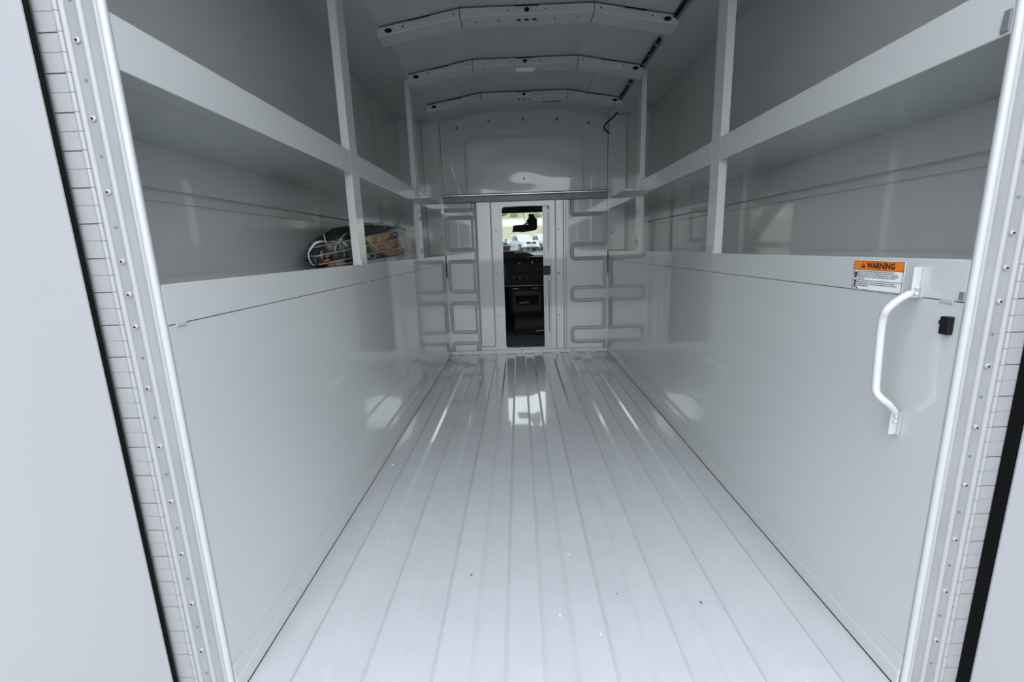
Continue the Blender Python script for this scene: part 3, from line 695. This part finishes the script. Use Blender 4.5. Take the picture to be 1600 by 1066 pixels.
# dashboard
da = empty('dashboard', (0, 4.8, 0.03)); tag(da, 'black cab dashboard with centre stack seen through the doorway', 'dashboard')
obj('upper_pad', prism([(4.60, 0.66), (4.585, 0.715), (4.64, 0.735), (5.2, 0.72), (5.58, 0.68), (5.58, 0.55), (4.65, 0.55)], 'x', -0.85, 0.85), DASHP, da)
ic = obj('instrument_cowl', prism([(-0.75, 0.70), (0.03, 0.70), (0.115, 0.722), (0.06, 0.750), (-0.02, 0.778), (-0.72, 0.790), (-0.78, 0.76)], 'y', 4.62, 4.95, 0.008), BLACKP, da)
mk = bmesh.new()
for k in range(5): merge(mk, box(-0.098+0.022*k, -0.084+0.022*k, 4.611, 4.6135, 0.757, 0.769 if k else 0.776))
obj('badge_row', mk, GREYTAB, ic)
cs = obj('centre_stack', box(-0.32, 0.34, 4.60, 4.85, 0.43, 0.675, 0.015), DASHP, da)
for x, z in ((-0.055, 0.655), (0.075, 0.662)): obj('vent_knob', disc((x, 4.597, z), (0, -1, 0), 0.011, 0.012, 14, dome=0.003), GREYTAB, cs)
obj('radio_panel', box(-0.09, 0.17, 4.592, 4.61, 0.565, 0.615, 0.003), BLACKP, cs)
for x, r in ((-0.115, 0.026), (-0.055, 0.026), (0.015, 0.02), (0.075, 0.016), (0.12, 0.016)): 
    k_ = obj('climate_dial', disc((x, 4.602, 0.510), (0, -1, 0), r, 0.014, 20, dome=0.002), GREYP, cs)
obj('trim_strip', box(-0.30, 0.32, 4.586, 4.605, 0.428, 0.434, 0.001), GREYTAB, cs)
lw = obj('lower_console', box(-0.17, 0.19, 4.58, 4.80, 0.12, 0.415, 0.02), DASHP, da)
for x in (-0.10, 0.10): obj('cup_tab', box(x-0.03, x+0.03, 4.570, 4.590, 0.398, 0.408, 0.003), GREYTAB, lw)
obj('cubby_frame', holed_plate(rrect(-0.13, 0.155, 0.17, 0.375, 0.02), rrect(-0.105, 0.13, 0.235, 0.335, 0.01), 4.562, 4.582), GREYP, lw)
obj('cubby_mouth', box(-0.103, 0.128, 4.5785, 4.5795, 0.237, 0.333), DARKHOLE, lw)
for k, (x, z) in enumerate(((-.06, .253), (-.045, .262), (-.02, .258), (.0, .262), (.02, .266))): obj('loose_key', box(x-.006, x+.008, 4.570, 4.577, z-.008, z+.006, .002), GREYTAB, lw)
eg = obj('engine_cover', prism([(4.02, 0.031), (4.08, 0.10), (4.20, 0.135), (4.555, 0.15), (4.555, 0.031)], 'x', -0.12, 0.35, 0.025), DASHP); tag(eg, 'dark plastic engine cover on the cab floor below the dash', 'engine cover')
fp = obj('chrome_pull', prism([(0.075, 0.060), (0.155, 0.066), (0.15, 0.074), (0.09, 0.072)], 'y', 4.012, 4.026, 0.002), GREYTAB, eg)
fwl = obj('firewall', box(-0.85, 0.85, 5.0, 5.06, 0.03, 0.56), DASHP, da)
# mirror
rm = empty('rear_view_mirror', (0.03, 4.70, 0.95)); tag(rm, 'black rear-view mirror hanging in front of the windscreen', 'mirror')
obj('mirror_shell', prism([(-0.118, 0.965), (-0.108, 1.022), (-0.10, 1.030), (0.065, 1.036), (0.082, 1.030), (0.098, 0.985), (0.092, 0.972), (0.02, 0.966), (0.01, 0.962), (-0.04, 0.962), (-0.05, 0.965)], 'y', 4.62, 4.65, 0.005), BLACKP, rm)
obj('camera_housing', prism([(0.050, 1.14), (0.105, 1.14), (0.108, 1.11), (0.135, 1.09), (0.135, 1.00), (0.12, 0.98), (0.09, 0.978), (0.06, 1.03), (0.03, 1.05), (0.028, 1.08), (0.05, 1.10)], 'y', 4.68, 4.74, 0.006), BLACKP, rm)
obj('stalk', tube(spline([(0.06, 4.70, 1.06), (0.02, 4.66, 1.045), (0.0, 4.645, 1.03)], 5), 0.008, 8), BLACKP, rm)
obj('wire', tube(spline([(0.0, 4.735, 1.165), (0.004, 4.72, 1.11), (0.018, 4.70, 1.06)], 5), 0.0025, 6), BLACKP, rm)

# ================================================================== OUTSIDE
gb = bmesh.new()
def terr(y): return -0.76 if y < 8 else (-0.76 + (y-8)/44*1.20 if y < 60 else -0.76+1.418)
yy = [-60, -20, -5, 3, 8, 20, 40, 60, 72, 84]
vs = [[gb.verts.new((x, y, terr(y))) for y in yy] for x in (-90, -30, 0, 30, 90)]
for i in range(4):
    for j in range(len(yy)-1): gb.faces.new((vs[i][j], vs[i+1][j], vs[i+1][j+1], vs[i][j+1]))
gr = obj('ground', gb, ASPHALT, org=(0, 0, 0)); tag(gr, 'pale paved yard in front of the van', 'ground', kind='structure')
def strip(name, y0, z0, y1, z1, material, label, cat):
    b = bmesh.new(); n = 40; A = []; 
    for j in range(7):
        t = j/6; A.append([b.verts.new((-90+180*i/n, y0+(y1-y0)*t+(noise.noise(Vector((i*.9, j*1.3, y0)))*.5 if 0 < j < 6 else 0), z0+(z1-z0)*t+(noise.noise(Vector((i*.7, j*1.1, y0+5)))*.25 if 0 < j < 6 else 0))) for i in range(n+1)])
    for j in range(6):
        for i in range(n): b.faces.new((A[j][i], A[j][i+1], A[j+1][i+1], A[j+1][i]))
    o = obj(name, b, material, smooth=True, org=(0, y0, z0)); tag(o, label, cat, kind='structure'); return o
strip('hill_bank', 84, 0.658, 94, 5.2, DRY, 'dry grassy bank rising behind the parked pickups', 'bank')
strip('hill_road', 94, 5.2, 104, 7.2, CONC, 'pale bare slope above the grassy bank', 'slope')
strip('hill_top', 104, 7.2, 135, 22, DRY, 'brushy hillside at the top of the view', 'hill')
for i in range(5):
    x = (-3.6, -1.0, 1.5, 4.3, 6.6)[i]; y = 105+random.uniform(0, 5); z = 7.2+(y-104)*.477
    b = bmesh.new(); bmesh.ops.create_icosphere(b, subdivisions=3, radius=1.0)
    r = (1.0, .8, 1.1, .9, .8)[i]
    for v in b.verts:
        k = 1+0.45*noise.noise(v.co*2.3+Vector((i*3, 0, 0)))
        v.co = Vector((x+v.co.x*r*k*1.1, y+v.co.y*r*k, z+max(-.2, v.co.z)*r*k*.9))
    o = obj('bush', b, BRUSH, smooth=True); tag(o, ('leftmost', 'second from left', 'middle', 'second from right', 'rightmost')[i]+' scrubby green bush on the hillside above the windscreen mirror', 'bush', 'hillside bushes')

def pickup(name, x, y, zg, yaw, paint, label):
    t = empty(name, (x, y, zg)); tag(t, label, 'car', 'parked vehicles')
    ca, sa = math.cos(yaw), math.sin(yaw)
    def P(nm, bm, material, par=None, smooth=False):
        for v in bm.verts:
            u, w = v.co.x, v.co.y; v.co.x = x+u*ca-w*sa; v.co.y = y+u*sa+w*ca; v.co.z += zg
        return obj(nm, bm, material, par or t, smooth)
    # local: front at y = 0 (towards -y), length to +5.5
    body = P('body', prism([(0.12, 0.42), (0.02, 0.62), (0.05, 1.00), (0.22, 1.12), (1.35, 1.20), (3.3, 1.22), (3.35, 1.26), (5.5, 1.26), (5.5, 0.50), (4.9, 0.45), (4.75, 0.80), (4.1, 0.80), (3.95, 0.45), (1.5, 0.42), (1.35, 0.82), (0.65, 0.82), (0.5, 0.42)], 'x', -0.98, 0.98, 0.03), paint)
    cb_ = bmesh.new()
    base = [(-0.93, 1.15), (0.93, 1.15), (0.93, 3.30), (-0.93, 3.30)]; top = [(-0.72, 1.95), (0.72, 1.95), (0.76, 3.10), (-0.76, 3.10)]
    A = [cb_.verts.new((u, w, 1.18)) for u, w in base]; B = [cb_.verts.new((u, w, 1.86)) for u, w in top]
    cb_.faces.new(A); cb_.faces.new(B)
    for i in range(4): cb_.faces.new((A[i], A[(i+1) % 4], B[(i+1) % 4], B[i]))
    bmesh.ops.recalc_face_normals(cb_, faces=cb_.faces); bmesh.ops.bevel(cb_, geom=cb_.edges[:], offset=0.05, segments=2, affect='EDGES')
    P('cab', cb_, paint)
    def quad(a, b_, c, d): 
        q = bmesh.new(); f = [Vector(k) for k in (a, b_, c, d)]; n = (f[1]-f[0]).cross(f[3]-f[0]).normalized()*0.015
        A = [q.verts.new(k+n) for k in f]; B = [q.verts.new(k-n) for k in f]; q.faces.new(A); q.faces.new(B[::-1])
        for i in range(4): q.faces.new((A[i], A[(i+1) % 4], B[(i+1) % 4], B[i]))
        return q
    P('windscreen', quad((-.80, 1.25, 1.25), (.80, 1.25, 1.25), (.64, 1.86, 1.79), (-.64, 1.86, 1.79)), CARLT if paint is CARB else MATS['pale_car_glass'])
    for s in (-1, 1):
        P('side_window', quad((s*.915, 1.55, 1.25), (s*.915, 3.1, 1.25), (s*.785, 3.0, 1.76), (s*.785, 2.0, 1.76)), CARGL)
        P('mirror', box(*sorted((s*1.0, s*1.18)), 1.45, 1.60, 1.22, 1.45, 0.03), BLACKP)
        P('headlight', box(*sorted((s*.60, s*.96)), 0.0, 0.12, 0.90, 1.06, 0.02), CARLT)
        for yy_ in (1.0, 4.43):
            wh = P('wheel', disc((s*0.70, yy_, 0.40), (s, 0, 0), 0.40, 0.27, 20), TYRE)
            P('rim', disc((s*0.971, yy_, 0.40), (s, 0, 0), 0.24, 0.015, 16, dome=0.02), TRAYM, wh)
    g_ = P('grille', box(-0.58, 0.58, -0.01, 0.10, 0.80, 1.05, 0.02), BLACKP)
    P('grille_badge', box(-0.14, 0.14, -0.03, 0.0, 0.90, 0.98, 0.01), CARLT, g_)
    P('bumper', box(-0.96, 0.96, -0.08, 0.15, 0.48, 0.70, 0.04), paint if paint is CARW else BLACKP)
    P('lower_intake', box(-0.55, 0.55, -0.10, 0.0, 0.55, 0.60, 0.01), BLACKP)
    P('air_dam', box(-0.85, 0.85, 0.02, 0.3, 0.30, 0.46, 0.02), BLACKP)
    return t
mat('pale_car_glass', (0.45, 0.52, 0.53), rough=0.06, spec=0.8)
ZG = terr(52)
pickup('pickup_truck', 1.35, 50.0, terr(51), math.radians(26), CARW, 'white pickup truck in the middle of the windscreen view')
pickup('pickup_truck', -1.80, 50.2, terr(51), math.radians(26), CARB, 'blue-grey pickup truck at the left of the windscreen view')
pickup('pickup_truck', 3.75, 52.6, terr(53), math.radians(26), CARW, 'second white pickup half hidden at the right of the windscreen view')
